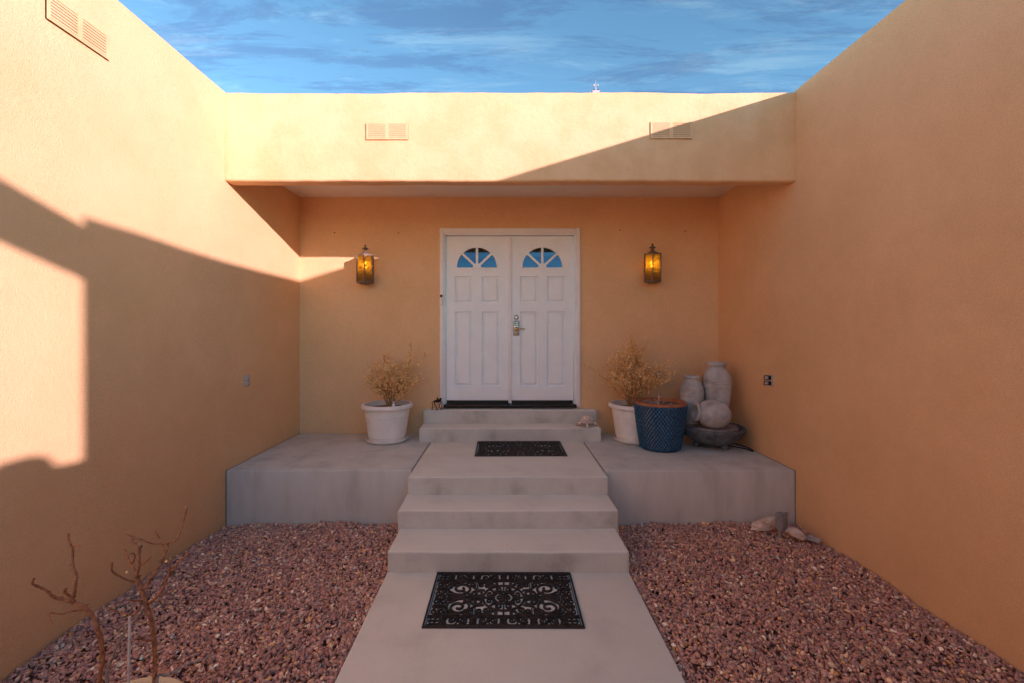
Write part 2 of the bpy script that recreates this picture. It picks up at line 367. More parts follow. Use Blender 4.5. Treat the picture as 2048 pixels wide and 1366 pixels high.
# the two door leaves
SLAB_Y = YB + .018
def leaf(x0, x1, cx, pans, lever):
    o = bpy.data.objects.new('door', None); COL.objects.link(o); o.parent = house
    z0, z1 = dpz(801), dpz(472)
    holes = []; rects = []
    for (a, b) in pans:
        for (t, bt) in ((551.5, 606), (622, 774)):
            r = (dpx(a), dpx(b), dpz(bt), dpz(t)); rects.append(r)
            holes.append([(r[0], r[2]), (r[1], r[2]), (r[1], r[3]), (r[0], r[3])])
    c = (dpx(cx), dpz(534.3)); R = .243; rh = .052; sw = .0145
    fans = []
    for (a0, a1) in ((0, 43), (43, 90), (90, 137), (137, 180)):
        d0 = 0 if a0 == 0 else sw; d1 = 0 if a1 == 180 else sw
        pts = []
        def at(r, deg, d):
            off = math.degrees(math.asin(min(.99, abs(d)/r))) * (1 if d > 0 else -1); return deg + off
        s0, e0 = at(R, a0, d0), at(R, a1, -d1)
        for k in range(9): th = math.radians(s0 + (e0-s0)*k/8); pts.append((c[0]+R*math.cos(th), c[1]+R*math.sin(th)))
        s1, e1 = at(rh, a0, d0), at(rh, a1, -d1)
        for k in range(3): th = math.radians(e1 + (s1-e1)*k/2); pts.append((c[0]+rh*math.cos(th), c[1]+rh*math.sin(th)))
        fans.append(pts)
    plate('door_slab', [(x0,z0),(x1,z0),(x1,z1),(x0,z1)], holes+fans, lambda u, v, t: (u, t, v), SLAB_Y, SLAB_Y+.04, WHITE, o)
    for (a, b, c0, c1) in rects:       # raised panels: moulded slope, then flat field
        m = MB(); st = [(0, -.003), (.005, -.002), (.007, .026), (.014, .028), (.043, .005), (.046, .004)]
        ring = []
        for (ins, dep) in st:
            y = SLAB_Y + dep; ring.append(len(m.v)); m.v += [(a+ins,y,c0+ins),(b-ins,y,c0+ins),(b-ins,y,c1-ins),(a+ins,y,c1-ins)]
        for q in range(len(ring)-1):
            for k in range(4): m.f.append((ring[q]+k, ring[q]+(k+1) % 4, ring[q+1]+(k+1) % 4, ring[q+1]+k))
        m.f.append(tuple(ring[-1]+k for k in range(4)))
        y = SLAB_Y+.034; n = len(m.v); m.v += [(a,y,c0),(b,y,c0),(b,y,c1),(a,y,c1)]; m.f.append((n+3,n+2,n+1,n))
        for k in range(4): m.f.append((ring[0]+k, ring[0]+(k+1) % 4, n+(k+1) % 4, n+k))
        m.build('panel', WHITE, o)
    # slightly out-of-plumb panes behind the spokes
    tl = math.tan(math.radians(2.3)); zc = c[1] + .12
    for pts in fans:
        cxm = sum(p[0] for p in pts)/len(pts); czm = sum(p[1] for p in pts)/len(pts)
        ex = [(cxm+(u-cxm)*1.06, czm+(v-czm)*1.06) for u, v in pts]
        plate('pane', ex, [], lambda u, v, t: (u, t + (v-zc)*tl, v), SLAB_Y+.017, SLAB_Y+.022, GLASS, o)
    # bead round the fan
    bead = [(c[0]+(R+.006)*math.cos(math.radians(k*6)), SLAB_Y-.001, c[1]+(R+.006)*math.sin(math.radians(k*6))) for k in range(31)]
    MB().tube(bead + [(c[0]-R, SLAB_Y-.001, c[1]-.006), (c[0]+R, SLAB_Y-.001, c[1]-.006), bead[0]], .005, 6).build('fan_bead', WHITE, o, True)
    rbox('door_sweep', x0+.004, x1-.004, SLAB_Y-.010, SLAB_Y+.03, dpz(807.8), dpz(801)-.001, DARKSEAL, o, .003, 1)
    return o
d1 = leaf(dpx(892.8), dpx(1020.8), 953.7, ((908.3,945),(963,1000)), False)
d2 = leaf(dpx(1022.4), dpx(1146.8), 1084.9, ((1039.5,1077),(1093.4,1131)), True)
d1['label'] = 'fixed white door leaf without hardware'; d2['label'] = 'white door leaf with keypad lock and lever'
rbox('astragal', dpx(1016.5), dpx(1023.2), SLAB_Y-.020, SLAB_Y-.0015, dpz(806), dpz(471.5), TRIM, d1, .004, 2)
lx = dpx(1032.6)
MB().lathe([(0,-.020),(.014,-.020),(.020,-.014),(.028,-.010),(.031,0),(.031,.006)], (lx, SLAB_Y, dpz(634.5)), 24, (0,1,0)).build('deadbolt', NICKEL, d2, True, angle=30)
MB().box(lx-.002, lx+.002, SLAB_Y-.0225, SLAB_Y-.0195, dpz(634.5)-.006, dpz(634.5)+.006).build('keyhole', BLACKPL, d2)
rbox('lock_plate', lx-.036, lx+.036, SLAB_Y-.016, SLAB_Y-.001, dpz(671), dpz(641.5), NICKEL, d2, .008, 3)
rbox('keypad', lx-.029, lx+.029, SLAB_Y-.022, SLAB_Y-.0165, dpz(652), dpz(643), BLACKPL, d2, .003, 1)
for i in range(3):
    for j in range(2):
        rbox('key', lx-.024+i*.017, lx-.010+i*.017, SLAB_Y-.025, SLAB_Y-.0225, dpz(651)+j*.025, dpz(651)+j*.025+.018, NICKEL, d2, .002, 1)
MB().lathe([(0,-.045),(.014,-.045),(.016,-.020),(.028,-.014),(.030,0)], (lx, SLAB_Y-.012, dpz(658)), 20, (0,1,0)).build('lever_hub', BRASS, d2, True, angle=30)
MB().tube([(lx, SLAB_Y-.055, dpz(658)), (lx+.03, SLAB_Y-.062, dpz(658)), (lx+.075, SLAB_Y-.060, dpz(657.3)), (lx+.105, SLAB_Y-.052, dpz(658.4))], [.010,.009,.008,.006], 10).build('lever', BRASS, d2, True)

# vents: two louvred panels in a shared surround
slat_me = None
def vent(origin, rot, label):
    global slat_me
    w, h = .372, .150
    v = bpy.data.objects.new('vent', None); COL.objects.link(v); v.parent = house
    v.location = Vector(origin) - house.location; v.rotation_euler = (0, 0, rot); v['label'] = label
    MB().box(-w/2, w/2, -.003, .02, 0, h).build('back_plate', VENTD, v, world=False)
    fm = MB()
    for (x0, x1, z0, z1) in ((-w/2, -w/2+.016, 0, h), (w/2-.016, w/2, 0, h), (-.014, .014, .0141, h-.0121), (-w/2+.0161, w/2-.0161, h-.012, h-.0005), (-w/2+.0161, w/2-.0161, .0005, .014)):
        fm.box(x0, x1, -.009, .012, z0, z1)
    fm.build('surround', STUCCO_F, v, world=False)
    if slat_me is None:
        L = (w/2-.016-.014)
        s = MB().add([(-L/2,-.009,-.0075),(L/2,-.009,-.0075),(L/2,-.009,.0054),(L/2,-.0045,.0080),(L/2,-.0035,-.003),(-L/2,-.009,.0054),(-L/2,-.0045,.0080),(-L/2,-.0035,-.003)],
                     [(0,1,2,5),(5,2,3,6),(6,3,4,7),(7,4,1,0),(1,4,3,2),(0,5,6,7)])
        ob = s.build('slat', STUCCO_F, v, world=False); slat_me = ob.data; bpy.data.objects.remove(ob)
    for sx in (-1, 1):
        for k in range(7):
            so = bpy.data.objects.new('slat', slat_me); COL.objects.link(so); so.parent = v
            so.location = (sx*(w/2-.016+.014)/2, 0, .0235 + k*.0175)
    return v
vent((-1.046, YF-.004, Z(1.704)), 0, 'sunlit vent on the fascia, left of the door')
vent(((1342-CX)/223, YF-.004, Z(1.713)), 0, 'vent on the fascia crossed by the shadow edge')
vent((XL+.004, 2.585, Z(1.70)), math.radians(90), 'vent high on the sunlit side wall')

# ------------------------------------------------------------------ porch slabs and steps
porch = thing('porch', 'grey concrete porch with steps leading up to the white doors', 'porch', (0, YF, Z(-1.775)))
CXA, CXB = -.825, .893
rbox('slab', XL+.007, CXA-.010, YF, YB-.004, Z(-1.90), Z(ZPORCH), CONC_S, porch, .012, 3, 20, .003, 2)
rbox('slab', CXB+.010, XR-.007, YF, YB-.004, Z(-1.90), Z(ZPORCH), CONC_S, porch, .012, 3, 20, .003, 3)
rbox('expansion_joint', CXA-.012, CXA+.002, YF+.01, YB-.44, Z(-1.6), Z(ZPORCH-.004), JOINT, porch, 0)
rbox('expansion_joint', CXB-.002, CXB+.012, YF+.01, YB-.44, Z(-1.6), Z(ZPORCH-.004), JOINT, porch, 0)
for s in (-1, 1):
    x = XL if s < 0 else XR
    rbox('expansion_joint', min(x, x-s*.008), max(x, x-s*.008), YF+.005, YB-.01, Z(-1.8), Z(ZPORCH-.003), JOINT, porch, 0)
S = 880.0
def formed_shaded_face(o):
    "the cast front faces keep the rougher, greyer formwork finish, with shade painted in; the walked-on tops are floated"
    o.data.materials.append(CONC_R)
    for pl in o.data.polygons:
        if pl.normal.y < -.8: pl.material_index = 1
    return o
def step(x0, x1, y0, y1, z0, z1, sd): return formed_shaded_face(rbox('step', x0, x1, y0, y1, Z(z0), Z(z1), CONC, porch, .016, 4, 60, .004, sd))
formed_shaded_face(rbox('landing', CXA+.001, CXB-.001, S/234, YB-.42, Z(-1.90), Z(ZPORCH+.001), CONC, porch, .016, 4, 60, .004, 5))
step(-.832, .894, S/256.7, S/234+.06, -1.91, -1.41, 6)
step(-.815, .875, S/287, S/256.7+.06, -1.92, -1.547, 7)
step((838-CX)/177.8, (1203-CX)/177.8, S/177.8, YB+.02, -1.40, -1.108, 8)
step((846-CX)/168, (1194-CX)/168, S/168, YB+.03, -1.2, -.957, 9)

# ------------------------------------------------------------------ gravel
def gravel(name, x0, x1, y0, y1, n, label, seed):
    n = int(n*1.12)
    rng = np.random.default_rng(seed); protos = []
    for k in range(48):
        bm = bmesh.new(); ax = rng.uniform(.55, 1.0, 3); ax[0] = 1.0 + rng.uniform(0, .35); ax[2] *= .75
        for _ in range(int(rng.integers(9, 13))):
            d = rng.normal(size=3); d /= np.linalg.norm(d); bm.verts.new(d*ax*rng.uniform(.85, 1.1))
        r = bmesh.ops.convex_hull(bm, input=bm.verts); 
        bmesh.ops.delete(bm, geom=[v for v in bm.verts if not v.link_faces], context='VERTS')
        bm.verts.index_update(); bm.verts.ensure_lookup_table()
        protos.append((np.array([v.co[:] for v in bm.verts]), np.array([[v.index for v in f.verts] for f in bm.faces]))); bm.free()
    pal = np.array([(.215,.105,.088),(.18,.085,.075),(.255,.13,.10),(.155,.08,.078),(.29,.165,.13),(.23,.12,.11),(.36,.23,.16),(.33,.17,.07),(.42,.32,.26),(.26,.22,.20)])
    wts = np.array([26,20,20,12,9,10,4,2,2.2,1.6]); wts /= wts.sum()
    V = []; Fc = []; C = []; off = 0
    gx = rng.uniform(x0, x1, n); gy = y0 + (y1-y0)*rng.uniform(0, 1, n)**.85
    for i in range(n):
        pv, pf = protos[int(rng.integers(len(protos)))]
        sz = .0108 + .0125*rng.beta(1.4, 3.0) + (.007 if rng.random() < .03 else 0)
        q = rng.normal(size=4); q /= np.linalg.norm(q); q[1:3] *= .42; q /= np.linalg.norm(q)
        w, a, b, c = q
        R = np.array([[1-2*(b*b+c*c),2*(a*b-c*w),2*(a*c+b*w)],[2*(a*b+c*w),1-2*(a*a+c*c),2*(b*c-a*w)],[2*(a*c-b*w),2*(b*c+a*w),1-2*(a*a+b*b)]])
        hgt = .012*math.sin(gx[i]*3.1+seed)*math.sin(gy[i]*2.7) + .008*math.sin(gx[i]*9+gy[i]*7)
        e = min(gx[i]-x0, x1-gx[i], y1-gy[i])
        x = min(max(gx[i], x0+sz*1.3), x1-sz*1.3); y = min(gy[i], y1-sz*1.3)
        P_ = pv@R.T*sz + np.array([x, y, Z(-1.748) + rng.uniform(0, .018) + hgt])
        col = pal[rng.choice(len(pal), p=wts)]*rng.uniform(1.8, 2.9)*np.array([1.12,1.24,1.16])
        V.append(P_); Fc.append(pf+off); off += len(pv); C.append(np.tile(np.append(col, 1), (len(pv), 1)))
    V = np.concatenate(V); Fc = np.concatenate(Fc); C = np.concatenate(C)
    me = bpy.data.meshes.new(name); nf = len(Fc)
    me.vertices.add(len(V)); me.vertices.foreach_set('co', V.ravel())
    me.loops.add(nf*3); me.loops.foreach_set('vertex_index', Fc.ravel().astype(np.int32))
    me.polygons.add(nf); me.polygons.foreach_set('loop_start', np.arange(0, nf*3, 3, dtype=np.int32))
    me.update(calc_edges=True)
    at = me.attributes.new('stone', 'FLOAT_COLOR', 'POINT'); at.data.foreach_set('color', C.ravel())
    bm = bmesh.new(); bm.from_mesh(me); bmesh.ops.recalc_face_normals(bm, faces=bm.faces); bm.to_mesh(me); bm.free()
    me.materials.append(GRAVEL)
    ob = bpy.data.objects.new(name, me); COL.objects.link(ob); ob['kind'] = 'stuff'; ob['label'] = label; ob['category'] = 'gravel'; return ob
gravel('gravel', XL, -.82, .9, YF, 23000, 'reddish brown crushed gravel between the path and the sunlit wall', 3)
gravel('gravel', .877, XR, .9, YF, 23000, 'reddish brown crushed gravel between the path and the shaded wall', 5)

# ------------------------------------------------------------------ wall lanterns
def lantern(px, label, twist, dy):
    Yc = YB - .145; s = F/Yc; x = (px-CX)/s; zb = Z((CY-567-dy)/s)
    t = thing('wall_lantern', label, 'lantern', (x, YB, zb), 'amber lanterns beside the doors')
    R, h = .103, .325; c = Vector((x, Yc, zb))
    def hexp(r, z, k): a = math.radians(-90 + twist + 60*k); return Vector((c.x + r*math.cos(a), c.y + r*math.sin(a), c.z + z))
    tray = MB(); 
    for (r0, z0, r1, z1) in ((R*.5, -.012, R*1.0, .006), (R*1.06, .006, R*1.06, .020)):
        v = [hexp(r0, z0, k) for k in range(6)] + [hexp(r1, z1, k) for k in range(6)]
        tray.add(v, [tuple(range(5,-1,-1)), tuple(range(6,12))] + [(k, (k+1) % 6, 6+(k+1) % 6, 6+k) for k in range(6)])
    tray.build('base_tray', BRONZE, t)
    for k in range(6):
        MB().tube([hexp(R, .018, k), hexp(R, h+.004, k)], .0075, 6).build('post', BRONZE, t)
    ring = MB(); v = [hexp(R*1.07, h, k) for k in range(6)] + [hexp(R*1.07, h+.014, k) for k in range(6)]
    ring.add(v, [tuple(range(5,-1,-1)), tuple(range(6,12))] + [(k, (k+1) % 6, 6+(k+1) % 6, 6+k) for k in range(6)]).build('top_ring', BRONZE, t)
    for k in range(6):
        a0, a1 = hexp(R*.97, .021, k), hexp(R*.97, .021, k+1); d = (a1-a0)*.06; a0 += d; a1 -= d
        n = ((a0+a1)/2 - Vector((c.x, c.y, a0.z))).normalized()*.004; up = Vector((0,0,h-.022))
        MB().add([a0,a1,a1+up,a0+up,a0-n,a1-n,a1-n+up,a0-n+up], [(0,1,2,3),(7,6,5,4),(0,4,5,1),(1,5,6,2),(2,6,7,3),(3,7,4,0)]).build('pane', AMBER, t)
    MB().lathe([(0,h+.0135),(.072,h+.0135),(.070,h+.022),(.052,h+.034),(.030,h+.044),(.020,h+.062),(.0,h+.062)], c, 24).build('cap', BRONZE, t, True, angle=40)
    z = h+.06
    MB().lathe([(.018,z),(.014,z+.008),(.016,z+.016),(.036,z+.026),(.038,z+.032),(.024,z+.040),(.010,z+.046),(.008,z+.054),(.013,z+.062),(.011,z+.070),(.003,z+.080),(0,z+.084)], c, 16).build('finial', BRONZE, t, True, angle=50)
    MB().lathe([(0,.165),(.010,.167),(.022,.182),(.030,.200),(.032,.215),(.028,.235),(.017,.252),(.014,.268),(0,.268)], c, 18).build('bulb', BULB, t, True)
    MB().lathe([(0,.018),(.016,.018),(.016,.165),(0,.165)], c, 12).build('socket', BRONZE, t)
    bp = MB().box(x-.045, x+.045, YB-.016, YB, zb+.05, zb+.28); bp.tube([(x, YB-.01, zb+h+.008), (x, Yc, zb+h+.008)], .010, 8); bp.tube([(x, YB-.01, zb+.004), (x, Yc+.03, zb+.004)], .010, 8)
    bp.build('wall_bracket', BRONZE, t)
    return t
lantern(730.5, 'amber glass wall lantern with sunlit cap, left of the doors', 11, 0)
lantern(1305, 'amber glass wall lantern wholly in shade, right of the doors', -16, -2)

# ------------------------------------------------------------------ doormats
def arc(cx, cy, r, a0, a1, n=14): return [(cx + r*math.cos(math.radians(a0+(a1-a0)*k/n)), cy + r*math.sin(math.radians(a0+(a1-a0)*k/n))) for k in range(n+1)]
def spiral(cx, cy, r0, r1, a0, turns, n=26):
    return [(cx + (r0+(r1-r0)*k/n)*math.cos(math.radians(a0)+turns*2*math.pi*k/n), cy + (r0+(r1-r0)*k/n)*math.sin(math.radians(a0)+turns*2*math.pi*k/n)) for k in range(n+1)]
def circ(cx, cy, r, n=28): return [(cx + r*math.cos(2*math.pi*k/n), cy + r*math.sin(2*math.pi*k/n)) for k in range(n)]
MW, MD = .935, .568
def make_mat(label, loc, rot):
    t = thing('doormat', label, 'doormat', loc, 'openwork rubber doormats', rot)
    W, D, H = MW/2, MD/2, .011
    b = MB()
    def frame(x, y, w, h): b.ribbon([(-x,-y),(x,-y),(x,y),(-x,y)], w, h, 0, True, .8)
    def bar(x0,y0,x1,y1,w,h): b.ribbon([(x0,y0),(x1,y1)], w, h, 0, False, .7)
    frame(W-.010, D-.010, .020, H); frame(W-.0245, D-.0245, .006, H*.9)
    bx, by = W-.115, D-.105
    for s in (-1, 1):
        for w_ in (0, .012):
            bar(s*(bx+w_), -D+.02, s*(bx+w_), D-.02, .006, H*.95); bar(-W+.02, s*(by+w_), W-.02, s*(by+w_), .006, H*.95)
    b.build('border', RUBBER, t, world=False)
    r = MB(); h = H*.92
    def rose(cx, cy, q):
        for k in range(4): a = math.radians(45+90*k); r.ribbon(circ(cx+q*math.cos(a), cy+q*math.sin(a), q*.72, 12), .0065, h, 0, True)
        for k in range(4): a = math.radians(90*k); r.ribbon([(cx,cy),(cx+q*1.9*math.cos(a), cy+q*1.9*math.sin(a))], .007, h*.9)
    for sx in (-1, 1):
        for sy in (-1, 1): rose(sx*(W-.070), sy*(D-.062), .021)
    # border scrolls, long and short sides
    for sy in (-1, 1):
        yc = sy*(D-.064); n = 4; L = 2*bx/n
        for k in range(n):
            x = -bx + L*(k+.5); m = 1 if k % 2 else -1
            for q in (-1, 1):
                r.ribbon(spiral(x+q*L*.22, yc+q*m*.004, .005, .027, 90+90*q, 1.35*q*m), .0085, h)
                r.ribbon(arc(x+q*L*.22, yc-q*m*.010, .035, 200 if q*m > 0 else 20, 340 if q*m > 0 else 160, 10), .008, h)
            r.ribbon([(x-L*.10, yc-m*.025),(x, yc),(x+L*.10, yc+m*.025)], .009, h)
            r.ribbon(circ(x, yc, .009, 10), .007, h, 0, True)
            for q in (-1, 1):
                r.ribbon(circ(x+q*L*.46, yc+.016, .0125, 12), .008, h, 0, True); r.ribbon(circ(x+q*L*.46, yc-.016, .0125, 12), .008, h, 0, True)
                r.ribbon([(x+q*L*.40, yc-.034),(x+q*L*.46, yc),(x+q*L*.40, yc+.034)], .008, h)
    for sx in (-1, 1):
        xc = sx*(W-.072); n = 2; L = 2*by/n
        for k in range(n):
            y = -by + L*(k+.5)
            for q in (-1, 1):
                r.ribbon(spiral(xc+q*.018, y+L*.26, .004, .026, 90, 1.2*q), .007, h); r.ribbon(spiral(xc+q*.018, y-L*.26, .004, .026, -90, -1.2*q), .007, h)
            r.ribbon([(xc, y-L*.46),(xc, y+L*.46)], .008, h); r.ribbon(circ(xc, y, .014, 12), .007, h, 0, True)
            r.ribbon([(xc-.034, y),(xc+.034, y)], .007, h)
            for q in (-1, 1):
                r.ribbon(circ(xc+q*.024, y, .013, 12), .007, h, 0, True); r.ribbon(circ(xc+q*.022, y+L*.48, .012, 12), .007, h, 0, True)
    r.build('border_scrollwork', RUBBER, t, world=False)
    c = MB()
    c.ribbon(circ(0,0,.128,48), .013, h, 0, True); c.ribbon(circ(0,0,.060,32), .009, h, 0, True)
    for k in range(6): a = math.radians(60*k); c.ribbon(circ(.028*math.cos(a), .028*math.sin(a), .0135, 12), .0065, h, 0, True)
    c.ribbon(circ(0,0,.011,10), .008, h, 0, True)
    for k in range(8):
        a = math.radians(45*k+22.5); q = .094
        c.ribbon(spiral(q*math.cos(a), q*math.sin(a), .006, .027, math.degrees(a)+180, 1.2*(1 if k % 2 else -1)), .009, h)
        a = math.radians(45*k); c.ribbon([(.060*math.cos(a), .060*math.sin(a)), (.128*math.cos(a), .128*math.sin(a))], .010, h)
    c.build('medallion', RUBBER, t, world=False)
    f = MB()
    # stepped rectangle behind the medallion
    for sx in (-1, 1):
        for sy in (-1, 1):
            for d in (0, .014): f.ribbon([(sx*(.085), sy*(by-.006-d)), (sx*(.185-d), sy*(by-.006-d)), (sx*(.185-d), sy*.105)], .0085, h)
            f.ribbon(circ(sx*.148, sy*(by-.045), .014, 12), .008, h, 0, True)
            f.ribbon(spiral(sx*.055, sy*(by-.028), .008, .030, 90*sy, 1.1*sx*sy), .0145, h)
            # large corner C-scrolls
            f.ribbon(spiral(sx*.275, sy*.095, .012, .072, 90*sy+40*sx, 1.55*sx*sy, 40), .016, h)
            f.ribbon(arc(sx*.255, sy*.085, .090, 10 if sx > 0 else 170, (100 if sx > 0 else 80) if sy > 0 else (-80 if sx > 0 else 260), 14), .0145, h)
            f.ribbon(spiral(sx*.165, sy*.038, .008, .040, 90*sy, -1.3*sx*sy), .015, h)
            f.ribbon([(sx*.13, sy*.012),(sx*.19, sy*.020),(sx*.235, sy*.045),(sx*.262, sy*.07)], .0145, h)
            f.ribbon([(sx*.215, sy*.004),(sx*.285, sy*.018),(sx*.335, sy*.052),(sx*bx, sy*.07)], .013, h)
            f.ribbon([(sx*.215, sy*.003),(sx*.29, sy*.010),(sx*bx, sy*.030)], .009, h)
            f.ribbon([(sx*.30, sy*.165),(sx*bx, sy*(by-.03))], .013, h); f.ribbon([(sx*.27, sy*.165),(sx*.27, sy*by)], .013, h)
            f.ribbon([(sx*.185, sy*.13),(sx*.215, sy*.12)], .012, h)
        for sy in (-1, 1):
            f.ribbon(spiral(sx*.222, sy*(by-.040), .006, .030, 90*sy, 1.2*sx*sy), .011, h)
            f.ribbon(spiral(sx*(bx-.030), sy*(by-.030), .004, .024, -90*sy, 1.2*sx*sy), .010, h)
            f.ribbon(spiral(sx*.105, sy*(by-.055), .006, .026, 0, 1.2*sx*sy), .010, h)
            f.ribbon([(sx*.12, sy*.075),(sx*.175, sy*.085),(sx*.205, sy*.12)], .011, h)
        f.ribbon([(sx*.128,0),(sx*bx,0)], .012, h); f.ribbon(circ(sx*.205, 0, .020, 14), .010, h, 0, True)
        f.ribbon([(0, sx*.128),(0, sx*by)], .012, h)
    f.build('scrollwork', RUBBER, t, world=False)['kind'] = 'stuff'
    return t
make_mat('near black openwork rubber doormat on the path below the steps', (-.003, 2.770, Z(ZPATH)+.001), math.radians(-.2))
make_mat('far black openwork rubber doormat on the porch before the doors', (.167, 4.660, Z(ZPORCH)+.002), math.radians(.4))

# ------------------------------------------------------------------ planters with dry shrubs
def white_planter(x, y, label):
    z = Z(ZPORCH); t = thing('planter', label, 'planter', (x, y, z), 'white plastic planters')
    MB().lathe([(0,.002),(.200,.002),(.228,.012),(.238,.030),(.230,.032),(.214,.014),(0,.012)], (x,y,z), 48).build('saucer', PLAST, t, True, angle=40)
    MB().lathe([(0,.013),(.192,.013),(.200,.020),(.206,.060),(.211,.064),(.209,.070),(.236,.240),(.241,.290),(.246,.294),(.244,.300),(.256,.385),(.246,.385),(.236,.30),(.20,.05),(0,.05)], (x,y,z), 48).build('pot', PLAST, t, True, angle=35)
    MB().lathe([(.250,.380),(.280,.378),(.287,.385),(.288,.410),(.280,.424),(.262,.428),(.250,.424),(.246,.380),(.250,.380)], (x,y,z), 48).build('rim', PLAST, t, True, angle=50)
    MB().lathe([(0,.372),(.12,.374),(.2475,.365)], (x,y,z), 32, jitter=.0).build('soil', SOIL, t, True)
    return t
white_planter((775-CX)/175, 5.02, 'white plastic planter with a dry shrub, alone left of the doors')
white_planter((1268-CX)/175, 5.02, 'white plastic planter partly behind the blue pot')

def dry_shrub(x, y, z, spread, height, label, seed, lean=0.0, n=26, leaves=1500):
    rng = random.Random(seed); t = thing('dry_shrub', label, 'shrub', (x, y, z), 'dried shrubs in the white planters')
    tw = MB(); tips = []
    def grow(p, d, L, r, depth):
        pts = [p]; k = 5
        for i in range(k):
            d = (d + Vector((rng.uniform(-.22,.22), rng.uniform(-.22,.22), rng.uniform(-.10,.12)))).normalized()
            p = p + d*(L/k); 
            if p.y > YB-.03: p.y = YB-.03 - rng.uniform(0,.02)
            pts.append(p); 
            if depth > 0 or i >= 1: tips.append((p.copy(), d.copy()))
            if depth < 2 and i >= 1 and rng.random() < (.75 if depth == 0 else .6):
                d2 = (d + Vector((rng.uniform(-.9,.9), rng.uniform(-.7,.7), rng.uniform(-.45,.4)))).normalized()
                grow(p, d2, L*rng.uniform(.32,.55), r*.6, depth+1)
        tw.tube(pts, [r*(1-.75*i/k) for i in range(k+1)], 4, False)
    for i in range(n):
        a = rng.uniform(0, 2*math.pi); q = rng.uniform(.05, 1)**.7
        d = Vector((math.cos(a)*q*spread + lean, math.sin(a)*q*spread*.7 - .06, 1.0 - .25*q)).normalized()
        grow(Vector((x + rng.uniform(-.03,.03), y + rng.uniform(-.03,.03), z)), d, height*rng.uniform(.65, 1.0)*(1.12-.35*q), .0042, 0)
    tw.build('stems', TWIG, t)
    lf = MB()
    for i in range(leaves):
        p, d = rng.choice(tips); p = p + Vector((rng.uniform(-.02,.02), rng.uniform(-.02,.02), rng.uniform(-.02,.02)))
        if p.y > YB-.015: continue
        s = rng.uniform(.009, .021); a = Vector((rng.uniform(-1,1), rng.uniform(-1,1), rng.uniform(-1,1))).normalized(); b = a.orthogonal().normalized(); b = (b + a.cross(b)*rng.uniform(-1,1)).normalized(); nrm = a.cross(b)*s*.5
        lf.add([p-a*s, p+b*s*.55+nrm, p+a*s, p-b*s*.55+nrm], [(0,1,2),(0,2,3)])
    lf.build('leaves', LEAF, t); return t
dry_shrub((780-CX)/175, 5.05, Z(ZPORCH)+.370, .66, .52, 'low golden dried shrub left of the doors', 11, .02, 24, 2300)
dry_shrub((1262-CX)/175, 5.05, Z(ZPORCH)+.370, .60, .63, 'tall golden dried shrub behind the blue pot', 23, .03, 30, 3500)

# blue glazed pot with a scaled surface
bx_, by_ = (1318-CX)/186, 4.700; bz = Z(ZPORCH)
pot = thing('glazed_pot', 'blue glazed pot with scaled relief and terracotta rim', 'pot', (bx_, by_, bz))
def prof_r(z): return .196 + (.262-.196)*min(1, (z/.46))**.85
m = MB(); rows, cols = 19, 44; zz0, zz1 = .018, .474; dz = (zz1-zz0)/rows
def lat(i, j, off=0.0, dzz=0.0):
    z = zz0 + i*dz + dzz; th = 2*math.pi*(j)/cols; r = prof_r(max(z,0)) + off; return (bx_+r*math.cos(th), by_+r*math.sin(th), bz+z)
for i in range(0, rows+1):
    for j in range(cols):
        jj = j + .5*(i % 2)
        top = min(i+1, rows); bot = max(i-1, 0)
        v = [lat(i, jj-.5), lat(bot, jj), lat(i, jj+.5), lat(top, jj), lat(i, jj-.16, .013, -dz*.25), lat(i, jj+.16, .013, -dz*.25), lat(i, jj, .011, dz*.2)]
        m.add(v, [(0,1,4),(1,5,4),(1,2,5),(2,6,5),(2,3,6),(3,0,6),(0,4,6),(4,5,6)])
bo = m.build('body', GLAZE, pot, True)
at = bo.data.attributes.new('relief', 'FLOAT', 'POINT'); at.data.foreach_set('value', [1.0 if i % 7 >= 4 else 0.0 for i in range(len(bo.data.vertices))])
MB().lathe([(0,.001),(.190,.001),(.199,.008),(.1985,.022),(.18,.03)], (bx_,by_,bz), 48).build('foot', GLAZE, pot, True, angle=40)
MB().lathe([(.255,.470),(.266,.472),(.270,.480),(.268,.496),(.262,.502),(.240,.502),(.234,.490),(.228,.440),(.22,.43)], (bx_,by_,bz), 56).build('rim', TERRA, pot, True, angle=45)
MB().lathe([(0,.474),(.10,.470),(.232,.466)], (bx_,by_,bz), 32).build('soil', SOIL, pot, True)
MB().tube([(bx_+.03,by_-.2065,bz+.235),(bx_+.028,by_-.214,bz+.27),(bx_+.038,by_-.219,bz+.30),(bx_+.034,by_-.226,bz+.335)], [.003,.0065,.0055,.002], 5).build('drip_mark', TRIM, pot)
rng = random.Random(4); m = MB()
for i in range(22):
    a = rng.uniform(0, 6.28); q = rng.uniform(.02,.17); p0 = Vector((bx_-.05+q*math.cos(a), by_-.02+q*math.sin(a), bz+.469)); d = Vector((rng.uniform(-1,1), rng.uniform(-1,1), rng.uniform(.1,.5)))*.05
    m.tube([p0, p0+d*.6+Vector((0,0,.012)), p0+d], [.003,.0026,.001], 4)
for dx_, h_ in ((-.005,.115),(.004,.10),(-.04,.075)):
    m.tube([(bx_-.03, by_-.05, bz+.468), (bx_-.03+dx_*.6, by_-.05, bz+.468+h_*.6), (bx_-.03+dx_*1.5, by_-.052, bz+.468+h_)], [.004,.003,.002], 5)
tag(m.build('dead_stalks', STAKE), 'bleached dead stalks lying in the blue pot', 'stalks')['kind'] = 'stuff'

